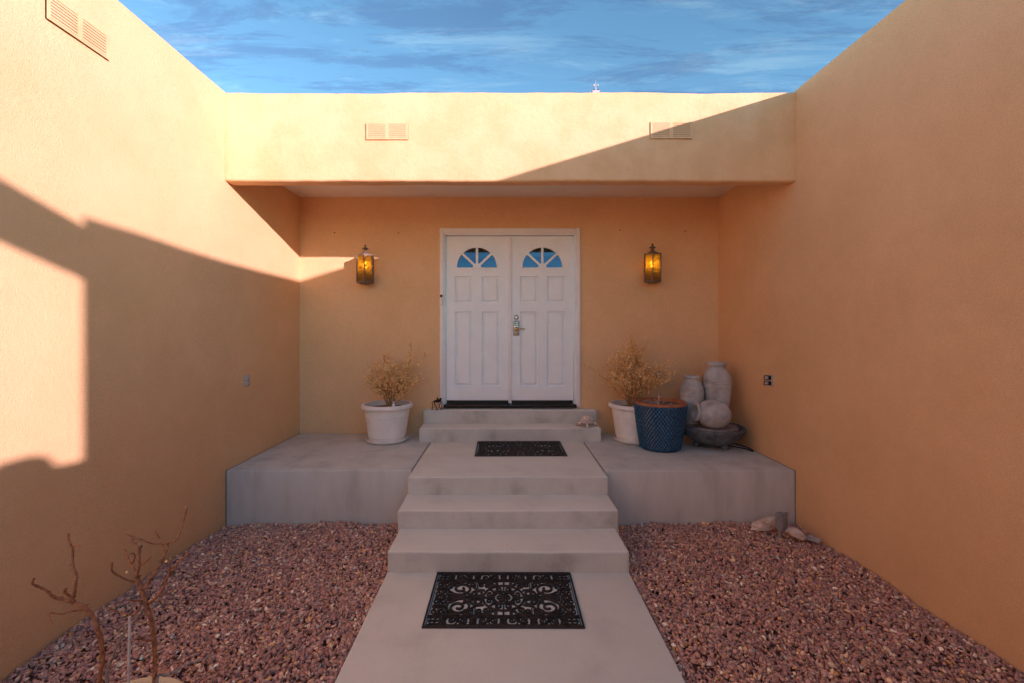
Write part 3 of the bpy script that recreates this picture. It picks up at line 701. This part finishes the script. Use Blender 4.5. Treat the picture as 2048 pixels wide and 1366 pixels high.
# ------------------------------------------------------------------ stone fountain: bowl and jars
fx, fy = 2.243, 4.757
ft = thing('fountain_bowl', 'wide dark stone fountain bowl on round feet in the corner', 'fountain', (fx, fy, bz))
MB().lathe([(0,.040),(.10,.036),(.17,.050),(.235,.085),(.290,.135),(.322,.185),(.332,.205),(.333,.222),(.322,.230),(.306,.226),(.298,.205),(.26,.165),(.15,.150),(0,.150)], (fx,fy,bz), 64).build('basin', BASIN, ft, True, angle=40)
sp = [(0,.232),(.03,.236)]
for k in range(1, 6): sp += [(.05*k-.012,.236),(.05*k,.230),(.05*k+.008,.236)]
sp += [(.272,.234),(.276,.226),(.268,.205),(0,.205)]
MB().lathe([(r*.95, z) for r, z in sp], (fx-.012,fy-.02,bz), 48).build('ripple_plate', mottled('wet_stone', (.16,.145,.14), (.36,.32,.29), 10, .6, .4, 130), ft, True, angle=40)
MB().lathe([(0,.149),(.06,.149),(.06,.207),(0,.207)], (fx,fy,bz), 20).build('plinth', BASIN, ft)
for a in (-62, 58, 178):
    q = math.radians(a); MB().lathe([(0,0)] + [(.036*math.sin(math.radians(k)), .031-.031*math.cos(math.radians(k))) for k in range(20, 180, 20)] + [(0,.062)], (fx+.16*math.cos(q), fy+.16*math.sin(q), bz), 18).build('ball_foot', BASIN, ft, True)
MB().lathe([(0,.0),(.085,.0),(.09,.01),(.075,.03),(.08,.042),(0,.042)], (fx,fy,bz), 24).build('foot_ring', BASIN, ft, True, angle=40)
def jar_profile(R, H, rb, rn, rl):
    pr = [(0,0),(rb,0),(rb*1.03,.01)]
    body = [(.10,.62),(.25,.76),(.42,.89),(.52,.945)]
    pr += [(R*k, H*h) for h, k in body]
    pr += [(R*.945,H*.575),(R*.995,H*.580),(R*.998,H*.600),(R*.95,H*.605),(R*.985,H*.610),(R*.99,H*.655),(R*.945,H*.662),(R*1.0,H*.668),(R*1.0,H*.690),(R*.94,H*.695),(R*.97,H*.702),(R*.955,H*.725),(R*.915,H*.730),(R*.945,H*.737),(R*.86,H*.80),(R*.72,H*.86),(rn*1.05,H*.90),(rn,H*.925),(rn*1.02,H*.94),(rl,H*.955),(rl*1.04,H*.972),(rl*1.0,H*.992),(rl*.9,H*1.0),(rn*.82,H*.99),(rn*.75,H*.93),(R*.6,H*.8),(R*.6,H*.6),(0,H*.55)]
    return pr
zp = bz + .2355
tj = thing('stone_jar', 'tallest pale stone jar standing at the back of the fountain', 'jar', (2.352, 4.862, zp), 'stone jars of the fountain')
MB().lathe(jar_profile(.155, .670, .078, .084, .100), (2.352,4.862,zp), 48).build('vessel', JARS, tj, True, angle=28)
sj = thing('stone_jar', 'smaller upright stone jar just behind the blue pot', 'jar', (2.075, 4.862, zp), 'stone jars of the fountain')
MB().lathe(jar_profile(.128, .520, .068, .068, .085), (2.075,4.862,zp), 48).build('vessel', JARS, sj, True, angle=28)
ax = Vector((-1.0,.03,.13)).normalized()
hc = Vector((2.170, 4.600, zp + .1475))
kj = thing('stone_jar', 'tipped stone jar lying on its side with its mouth to the left', 'jar', (hc.x, hc.y, zp), 'stone jars of the fountain')
tp = [(0,-.165),(.085,-.165),(.095,-.155),(.120,-.125),(.126,-.122),(.127,-.112),(.133,-.102),(.138,-.098),(.140,-.085),(.148,-.03),(.149,0),(.142,.045),(.122,.085),(.096,.112),(.078,.128),(.076,.140),(.092,.146),(.098,.158),(.096,.172),(.082,.178),(.066,.170),(.06,.12),(.08,.05),(0,.0)]
MB().lathe(tp, hc, 48, ax).build('vessel', JARS, kj, True, angle=28)
cable = [(fx+.18,fy+.02,bz+.006),(fx+.30,fy-.10,bz+.006),(2.565,4.55,bz+.006),(2.595,4.60,bz+.006),(2.585,4.75,bz+.006),(2.50,4.93,bz+.006)]
def smooth_path(pts, n=8):
    pts = [Vector(p) for p in pts]; out = []
    for i in range(len(pts)-1):
        p0, p1, p2, p3 = pts[max(i-1,0)], pts[i], pts[i+1], pts[min(i+2,len(pts)-1)]
        for k in range(n):
            t = k/n; out.append(.5*((2*p1) + (p2-p0)*t + (2*p0-5*p1+4*p2-p3)*t*t + (3*p1-p0-3*p2+p3)*t**3))
    return out + [pts[-1]]
tag(MB().tube(smooth_path(cable), .006, 6).build('power_cable', BLACKPL, None, True), 'black pump cable looping beside the fountain bowl', 'cable')

# ------------------------------------------------------------------ tortoise and frog figures, figurine
def blob(c, r, n=14, m=9, fn=None):
    b = MB(); c = Vector(c)
    pr = []
    for i in range(m+1):
        ph = math.pi*i/m
        for k in range(n):
            th = 2*math.pi*k/n; d = Vector((math.sin(ph)*math.cos(th), math.sin(ph)*math.sin(th), -math.cos(ph)))
            q = Vector((d.x*r[0], d.y*r[1], d.z*r[2]))
            if fn: q = fn(q, d)
            pr.append(c+q)
    f = [(i*n+k, i*n+(k+1) % n, (i+1)*n+(k+1) % n, (i+1)*n+k) for i in range(m) for k in range(n)]
    b.add(pr, f); return b
tx, ty, tz = (1174-CX)/172, 5.085, Z(-1.108)
tr = thing('tortoise_figure', 'pale weathered tortoise ornament on the step below the doors', 'ornament', (tx, ty, tz), None, math.radians(38))
seeds = [Vector((0,0,1)), Vector((.62,0,.78)), Vector((-.62,0,.78))] + [Vector((.85*math.cos(a), .85*math.sin(a), .45)) for a in [k*math.pi/4+.39 for k in range(8)]] + [Vector((math.cos(a), math.sin(a), .02)) for a in [k*math.pi/7 for k in range(14)]]
seeds = [s.normalized() for s in seeds]
def scute(q, d):
    ds = sorted((d-s).length for s in seeds); g = min(1, (ds[1]-ds[0])/.22)
    q = q*(1 - .14*(1-g)); 
    if q.z < 0: q.z *= .25
    return q
blob((0,0,.048), (.098,.078,.082), 56, 36, scute).build('shell', TORT, tr, True, world=False, angle=70)
blob((-.108,0,.044), (.036,.026,.026), 14, 10).build('head', TORT, tr, True, world=False)
MB().tube([(-.07,0,.040),(-.095,0,.042)], [.022,.022], 10).build('neck', TORT, tr, True, world=False)
for s in (-1, 1): blob((-.126, s*.016, .050), (.006,.005,.006), 8, 6).build('eye', BLACKPL, tr, True, world=False)
for (lx_, ly_) in ((-.072,.060),(-.072,-.060),(.062,.058),(.062,-.058)):
    sgn = 1 if ly_ > 0 else -1; fw = -1 if lx_ < 0 else 1
    MB().tube([(lx_*.7, ly_*.6, .045), (lx_*1.05, ly_*1.15, .030), (lx_*1.18+fw*.006, ly_*1.32, .012), (lx_*1.30+fw*.012, ly_*1.38, .007)], [.022,.020,.016,.007], 10).build('leg', TORT, tr, True, world=False)
MB().tube([(.085,0,.035),(.108,0,.022),(.118,.006,.014)], [.010,.007,.003], 8).build('tail', TORT, tr, True, world=False)

gx_, gy_, gz_ = (874.5-CX)/165, 5.295, Z(-.957)
fg = thing('frog_figure', 'black metal frog ornament on thin bent legs beside the door frame', 'ornament', (gx_, gy_, gz_))
blob((.008,0,.100), (.048,.030,.016), 14, 8).build('body', IRON, fg, True, world=False)
blob((.030,-.012,.112), (.026,.022,.015), 12, 8).build('head', IRON, fg, True, world=False)
for ex in (.010, .050): blob((ex,-.014,.132), (.012,.012,.012), 10, 7).build('eye', IRON, fg, True, world=False)
for pts in ([(-.030,0,.096),(-.056,-.004,.090),(-.050,-.006,.045),(-.052,-.006,.004),(-.064,-.012,.003)],
            [(-.030,-.01,.096),(-.018,-.022,.055),(.010,-.030,.012),(.020,-.034,.004),(-.002,-.040,.003)],
            [(.045,0,.098),(.064,-.006,.088),(.062,-.012,.050),(.068,-.014,.004),(.080,-.020,.003)],
            [(.050,-.008,.080),(.030,-.020,.058),(.034,-.024,.030),(.056,-.028,.010),(.046,-.034,.003)]):
    MB().tube(pts, [.006,.005,.0045,.0045,.006], 7).build('leg', IRON, fg, True, world=False)

wx, wy, wz = (789-CX)/176, 4.955, Z(ZPORCH)+.371
fi = thing('small_figurine', 'tiny white figurine standing in the left planter', 'ornament', (wx, wy, wz))
MB().lathe([(0,0),(.020,0),(.022,.012),(.017,.04),(.011,.058),(0,.062)], (wx,wy,wz), 14).build('body', TRIM, fi, True)
blob((wx,wy,wz+.072), (.013,.013,.015), 12, 8).build('head', TRIM, fi, True)
blob((wx-.002,wy-.012,wz+.072), (.006,.005,.004), 8, 6).build('face', GREYBARK, fi, True)

# ------------------------------------------------------------------ outlets, doorbell, hooks
def outlet_side(x, y, z, s, label, opened):
    t = thing('wall_outlet', label, 'outlet', (x, y, z))
    def b(name, dx0, dx1, dy0, dy1, dz0, dz1, mat, bev=.003): 
        xs = sorted((x+s*dx0, x+s*dx1)); return rbox(name, xs[0], xs[1], y+dy0, y+dy1, z+dz0, z+dz1, mat, t, bev, 2)
    b('plate', -.002, .012, -.036, .036, -.054, .054, COVER)
    if opened:
        for k in (-1, 1):
            b('socket', .012, .017, -.018, .020, k*.026-.019, k*.026+.019, BLACKPL)
            o = b('flip_cover', .014, .062, .020, .027, k*.026-.022, k*.026+.022, BLACKPL)
            o = b('cover_insert', .020, .056, .0165, .0195, k*.026-.015, k*.026+.015, COVER, .001)
    else:
        for k in (-1, 1): b('socket', .012, .024, -.020, .020, k*.026-.020, k*.026+.020, COVER)
    return t
outlet_side(XL, 4.27, Z(-.490), 1, 'small closed outlet cover on the shaded left wall', False)
outlet_side(XR, 4.31, Z(-.495), -1, 'outlet on the right wall with two flip covers open', True)
ot = thing('wall_outlet', 'outlet on the back wall half hidden by the tall dried shrub', 'outlet', (dpx(1316), YB, dpz(747)))
rbox('plate', dpx(1311), dpx(1321), YB-.012, YB+.002, dpz(755), dpz(740), COVER, ot, .003, 2)
for k in (743.5, 751.0): rbox('socket', dpx(1313), dpx(1318.5), YB-.020, YB-.0125, dpz(k+2.6), dpz(k-2.6), BLACKPL, ot, .003, 2)
db = thing('doorbell', 'slim white doorbell with a black lens on the door frame', 'doorbell', (dpx(883.3), YB-.028, dpz(601)))
rbox('case', dpx(880.3), dpx(887), YB-.052, YB-.0285, dpz(611.5), dpz(588.5), PLAST, db, .010, 4)
MB().lathe([(0,-.004),(.013,-.004),(.016,0),(.016,.004)], (dpx(883.4), YB-.0525, dpz(592.5)), 18, (0,1,0)).build('lens', BLACKPL, db, True, angle=40)
MB().lathe([(0,-.003),(.009,-.003),(.011,0),(.011,.003)], (dpx(883.4), YB-.0525, dpz(606)), 16, (0,1,0)).build('button', TRIM, db, True, angle=40)
for (px, py, w) in ((670, 466, 'far left, above the left lantern'), (797.5, 466, 'between the left lantern and the doors'), (1239.5, 461, 'between the doors and the right lantern'), (1369, 463, 'far right, beyond the right lantern')):
    hx, hz = dpx(px), dpz(py)
    tag(MB().tube([(hx, YB+.004, hz), (hx, YB-.018, hz), (hx, YB-.026, hz-.006), (hx, YB-.026, hz+.006)], .0045, 6).build('wall_hook', BRONZE), 'small rusty hook in the back wall, ' + w, 'hook', 'hooks on the back wall')

# ------------------------------------------------------------------ path light and rocks in the corner
lx0, ly0 = (1560-CX)/241, 3.645; zg = Z(-1.745)
pl = thing('path_light', 'weathered square path light among pale rocks in the corner', 'path light', (lx0, ly0, zg), None, math.radians(32))
MB().box(-.012, .012, -.012, .012, -.03, .100).build('post', ALU, pl, world=False)
MB().box(-.030, .030, -.030, .026, .100, .228).build('housing', ALU, pl, world=False)
MB().box(-.040, .040, -.037, -.031, .088, .242).build('face_plate', ALU, pl, world=False)
def rock(name, c, size, rot, label, seed, mat=ROCK, flat=False):
    rng = random.Random(seed); bm = bmesh.new()
    for i in range(26):
        d = Vector((rng.gauss(0,1), rng.gauss(0,1), rng.gauss(0,1))).normalized(); k = rng.uniform(.82,1.0)
        bm.verts.new((d.x*size[0]*k, d.y*size[1]*k, d.z*size[2]*k))
    bmesh.ops.convex_hull(bm, input=bm.verts); bmesh.ops.delete(bm, geom=[v for v in bm.verts if not v.link_faces], context='VERTS')
    bmesh.ops.subdivide_edges(bm, edges=bm.edges, cuts=2, use_grid_fill=True)
    from mathutils import noise
    for v in bm.verts: v.co += noise.noise_vector(v.co*22 + Vector((seed,0,0)))*.006
    bmesh.ops.triangulate(bm, faces=bm.faces)
    me = bpy.data.meshes.new(name); bm.to_mesh(me); bm.free()
    o = finish(me, name, mat, None, True, 25); o.location = c; o.rotation_euler = rot; return tag(o, label, 'rock', 'pale rocks by the path light')
rock('rock', ((1531-CX)/235, 3.76, zg+.090), (.140,.070,.058), (0, math.radians(-17), math.radians(6)), 'long pale rock propped up left of the path light', 2)
rock('rock', ((1581-CX)/241, 3.60, zg+.075), (.095,.070,.056), (.1, math.radians(12), math.radians(-12)), 'rounded pale rock just right of the path light', 5)
rock('rock', ((1626-CX)/246, 3.575, zg+.042), (.070,.058,.016), (.12, 0, .5), 'flat grey stone near the wall, beside the rounded rock', 9, JARS)

# ------------------------------------------------------------------ pot with a bare shrub in the foreground
px0, py0 = (322-CX)/470, 1.615; zr = Z(-1.466)
cp = thing('cream_pot', 'cream round pot at the bottom edge holding a bare shrub', 'pot', (px0, py0, zg))
hh = zr - zg
MB().lathe([(0,0),(.165,0),(.172,.008),(.225,hh-.05),(.232,hh-.045),(.252,hh-.040),(.256,hh-.012),(.248,hh),(.228,hh),(.220,hh-.01),(.212,hh-.06),(.16,.03),(0,.03)], (px0,py0,zg), 56).build('vessel', CREAM, cp, True, angle=40)
MB().lathe([(0,hh-.045),(.1,hh-.04),(.216,hh-.05)], (px0,py0,zg), 32).build('soil', SOIL, cp, True)
def C(cx, cy): return (30 + cx/3.7325, 1000 + cy/3.7325)
bs = thing('bare_shrub', 'bare reddish branches with thorns rising from the cream pot', 'shrub', (px0, py0, zr-.05))
soil_py = CY + 1.51*F/1.615
def branch(name, pts, r0, r1, y0, y1, mat=BARK, base=None, thorn=True, seed=0):
    rng = random.Random(seed + len(pts)*7); q = []
    if base is not None: q.append((P(base, soil_py, py0)))
    n = len(pts)
    for i, (a, b) in enumerate(pts):
        px, py = C(a, b); q.append(P(px, py, y0 + (y1-y0)*i/max(1, n-1)))
    q = smooth_path(q, 4); N_ = len(q)
    rad = [((r0 + (r1-r0)*i/(N_-1))*.95 + .0007)*rng.uniform(.88, 1.2) for i in range(N_)]
    m = MB().tube(q, rad, 7)
    for i in range(2, N_-1):
        if thorn and rng.random() < .5:
            d = Vector((rng.uniform(-1,1), rng.uniform(-1,1), rng.uniform(-.2,.8))).normalized()
            m.tube([q[i], q[i]+d*rad[i]*1.3, q[i]+d*rad[i]*2.3], [rad[i]*.55, rad[i]*.4, rad[i]*.1], 5)
    m.tube([q[-1]-Vector((0,0,.001)), q[-1]+Vector((0,0,.003))], [r1*1.7, r1*1.2], 6)
    return m.build(name, mat, bs, True)
Yb = 1.62
branch('stem', [(635,1366),(655,1200),(640,1040),(600,910),(560,845),(510,800),(450,770)], .0072, .0058, Yb, Yb-.02, base=222)
branch('branch', [(450,770),(370,748),(290,725),(240,680),(170,645),(130,625),(140,590)], .0052, .0024, Yb-.02, Yb-.10, seed=2)
branch('branch', [(440,730),(448,640),(455,560),(430,480),(428,370),(400,300),(398,255)], .0050, .0028, Yb-.02, Yb+.04, seed=3)
branch('branch', [(452,765),(410,720),(375,690),(375,665)], .0042, .0026, Yb-.02, Yb-.06, seed=4)
branch('branch', [(510,822),(430,830),(350,850),(260,845),(258,880),(275,920)], .0030, .0014, Yb-.01, Yb-.08, seed=5, thorn=False)
branch('branch', [(428,372),(445,342),(485,343)], .0028, .001, Yb+.02, Yb, seed=6, thorn=False)
branch('stem', [(1042,1366),(1045,1150),(1020,920),(980,780),(940,650),(905,570)], .0078, .0060, Yb, Yb, base=312, seed=7)
branch('branch', [(905,572),(925,500),(925,440),(925,370),(885,320),(875,295)], .0050, .0026, Yb, Yb+.03, seed=8)
branch('branch', [(893,615),(840,600),(790,575),(725,530),(725,475)], .0040, .0020, Yb, Yb-.06, seed=9)
branch('branch', [(903,560),(880,500),(850,455),(835,410),(820,370)], .0050, .0018, Yb, Yb+.06, seed=10)
branch('branch', [(880,470),(895,420),(880,400),(855,402)], .0026, .0015, Yb+.03, Yb, seed=11)
branch('branch', [(930,492),(970,465),(1010,428)], .0028, .0018, Yb+.01, Yb-.03, seed=12)
branch('branch', [(960,665),(1040,550),(1085,475),(1120,410),(1145,320)], .0046, .0036, Yb, Yb+.10, seed=13)
branch('branch', [(1145,322),(1210,290),(1250,180),(1275,90),(1283,45)], .0034, .0024, Yb+.10, Yb+.16, seed=14)
branch('branch', [(1148,325),(1080,325),(1020,325),(940,295),(830,255)], .0030, .0018, Yb+.10, Yb+.04, seed=15)
branch('branch', [(1122,390),(1105,340),(1085,300),(1045,230)], .0030, .0018, Yb+.08, Yb+.12, seed=16)
branch('branch', [(1000,770),(1080,700),(1130,600),(1160,540),(1220,470),(1300,395)], .0040, .0020, Yb, Yb-.08, seed=17)
branch('branch', [(1150,560),(1152,500),(1160,455),(1168,430)], .0026, .0014, Yb-.05, Yb-.07, seed=18)
branch('branch', [(960,752),(910,752),(855,750)], .0030, .0020, Yb, Yb-.05, seed=19)
branch('branch', [(938,760),(920,820),(880,865),(850,855),(760,830),(690,800)], .0030, .0018, Yb-.01, Yb-.06, seed=20)
branch('branch', [(1025,1050),(970,1048),(920,1030)], .0030, .0020, Yb, Yb-.04, seed=21)
branch('stem', [(690,1366),(720,1200),(760,1090),(790,1040),(840,950),(930,860),(960,810)], .0050, .0030, Yb+.05, Yb+.02, GREYBARK, 262, False, 22)
branch('branch', [(1060,1345),(1130,1310),(1200,1280),(1300,1220),(1400,1190),(1490,1150)], .0045, .0022, Yb, Yb+.15, GREYBARK, 326, False, 23)
blob(P(*C(938,348), Yb+.02), (.006,.006,.006), 10, 7).build('rose_hip', BRONZE, bs, True)
for (a, b) in ((832,540),(1128,460),(1165,438),(700,805)):
    c = P(*C(a, b), Yb-.01); MB().add([c+Vector((-.004,0,.002)), c+Vector((0,-.002,-.004)), c+Vector((.005,0,.001)), c+Vector((0,.002,.004))], [(0,1,2),(0,2,3)]).build('leaf', LEAF, bs)
a, b = P(*C(847,1366), Yb-.06), P(*C(857,870), Yb-.06); base = a + (a-b).normalized()*.16
st = MB().tube([base, a, b], .0042, 8).build('plant_stake', STAKE)
tag(st, 'thin pale stake standing upright in the cream pot', 'stake')

# ------------------------------------------------------------------ small mast on the parapet
my = YF+.075; s_ = F/my; mxx = (1191.5-CX)/s_; mz = Z(ZBEAM1)-.004
mt = thing('roof_mast', 'tiny white mast with two round lamps above the parapet', 'mast', (mxx, my, mz))
u = 1/s_
b = MB().box(mxx-11*u, mxx+12*u, my-.02, my+.02, mz-.01, mz+.012); b.box(mxx-7*u, mxx+7*u, my-.014, my+.014, mz+.012, mz+10*u); b.build('base', MASTW, mt)
MB().box(mxx-8*u, mxx+8*u, my-.018, my+.018, mz+10*u, mz+11.5*u).build('deck', MASTW, mt)
MB().tube([(mxx, my, mz+11.5*u), (mxx, my, mz+26*u), (mxx, my, mz+33*u)], [1.0*u, .6*u, .25*u], 8).build('pole', MASTW, mt)
for k in (-1, 1):
    blob((mxx+k*3.7*u, my, mz+23*u), (2.0*u, 2.0*u, 2.4*u), 12, 8).build('lamp', MASTW, mt, True)
    MB().tube([(mxx, my, mz+21*u), (mxx+k*3.7*u, my, mz+21*u)], .5*u, 6).build('arm', MASTW, mt)
    blob((mxx+k*4.5*u, my-.01, mz+12.6*u), (2.2*u, 2*u, 1.4*u), 10, 7).build('fitting', BLACKPL, mt, True)
    MB().tube([(mxx+k*11*u, my-.01, mz+.01), (mxx+k*11.3*u, my-.01, mz+9.5*u)], .45*u, 5).build('railing_post', MASTW, mt)

# ------------------------------------------------------------------ fallen leaves
lf = MB(); rng = random.Random(9)
spots = [(1.02,4.35,ZPORCH),(2.02,4.42,ZPORCH),(2.15,4.36,ZPORCH),(2.3,4.3,ZPORCH),(2.4,4.22,ZPORCH),(2.1,4.2,ZPORCH),(-1.35,4.6,ZPORCH),(-.35,4.38,ZPORCH),(.02,4.36,ZPORCH),(.05,3.2,-1.547),(.02,3.15,-1.547),(-.03,3.5,-1.41),(-.75,4.8,ZPORCH),(-1.9,4.4,ZPORCH),(1.3,4.75,ZPORCH),(1.25,4.72,ZPORCH)]
spots += [(rng.choice((rng.uniform(-2.4,-.9), rng.uniform(.95,2.5))), rng.uniform(1.7,3.9), -1.722) for _ in range(70)]
spots += [(rng.uniform(1.0,2.5), rng.uniform(4.1,5.3), ZPORCH) for _ in range(22)] + [(rng.uniform(-2.4,-.9), rng.uniform(4.2,5.3), ZPORCH) for _ in range(10)]
for (x, y, z) in spots:
    a = rng.uniform(0, 6.28); s1 = rng.uniform(.008,.02); d = Vector((math.cos(a), math.sin(a), 0)); n = Vector((-d.y, d.x, 0)); c = Vector((x, y, Z(z)+.004))
    lf.add([c-d*s1, c+n*s1*.4+Vector((0,0,.004)), c+d*s1+Vector((0,0,.003)), c-n*s1*.4], [(0,1,2),(0,2,3)])
o = lf.build('leaf_litter', LEAF); o['kind'] = 'stuff'; o['label'] = 'dry leaf scraps scattered over the gravel and concrete porch'; o['category'] = 'leaves'
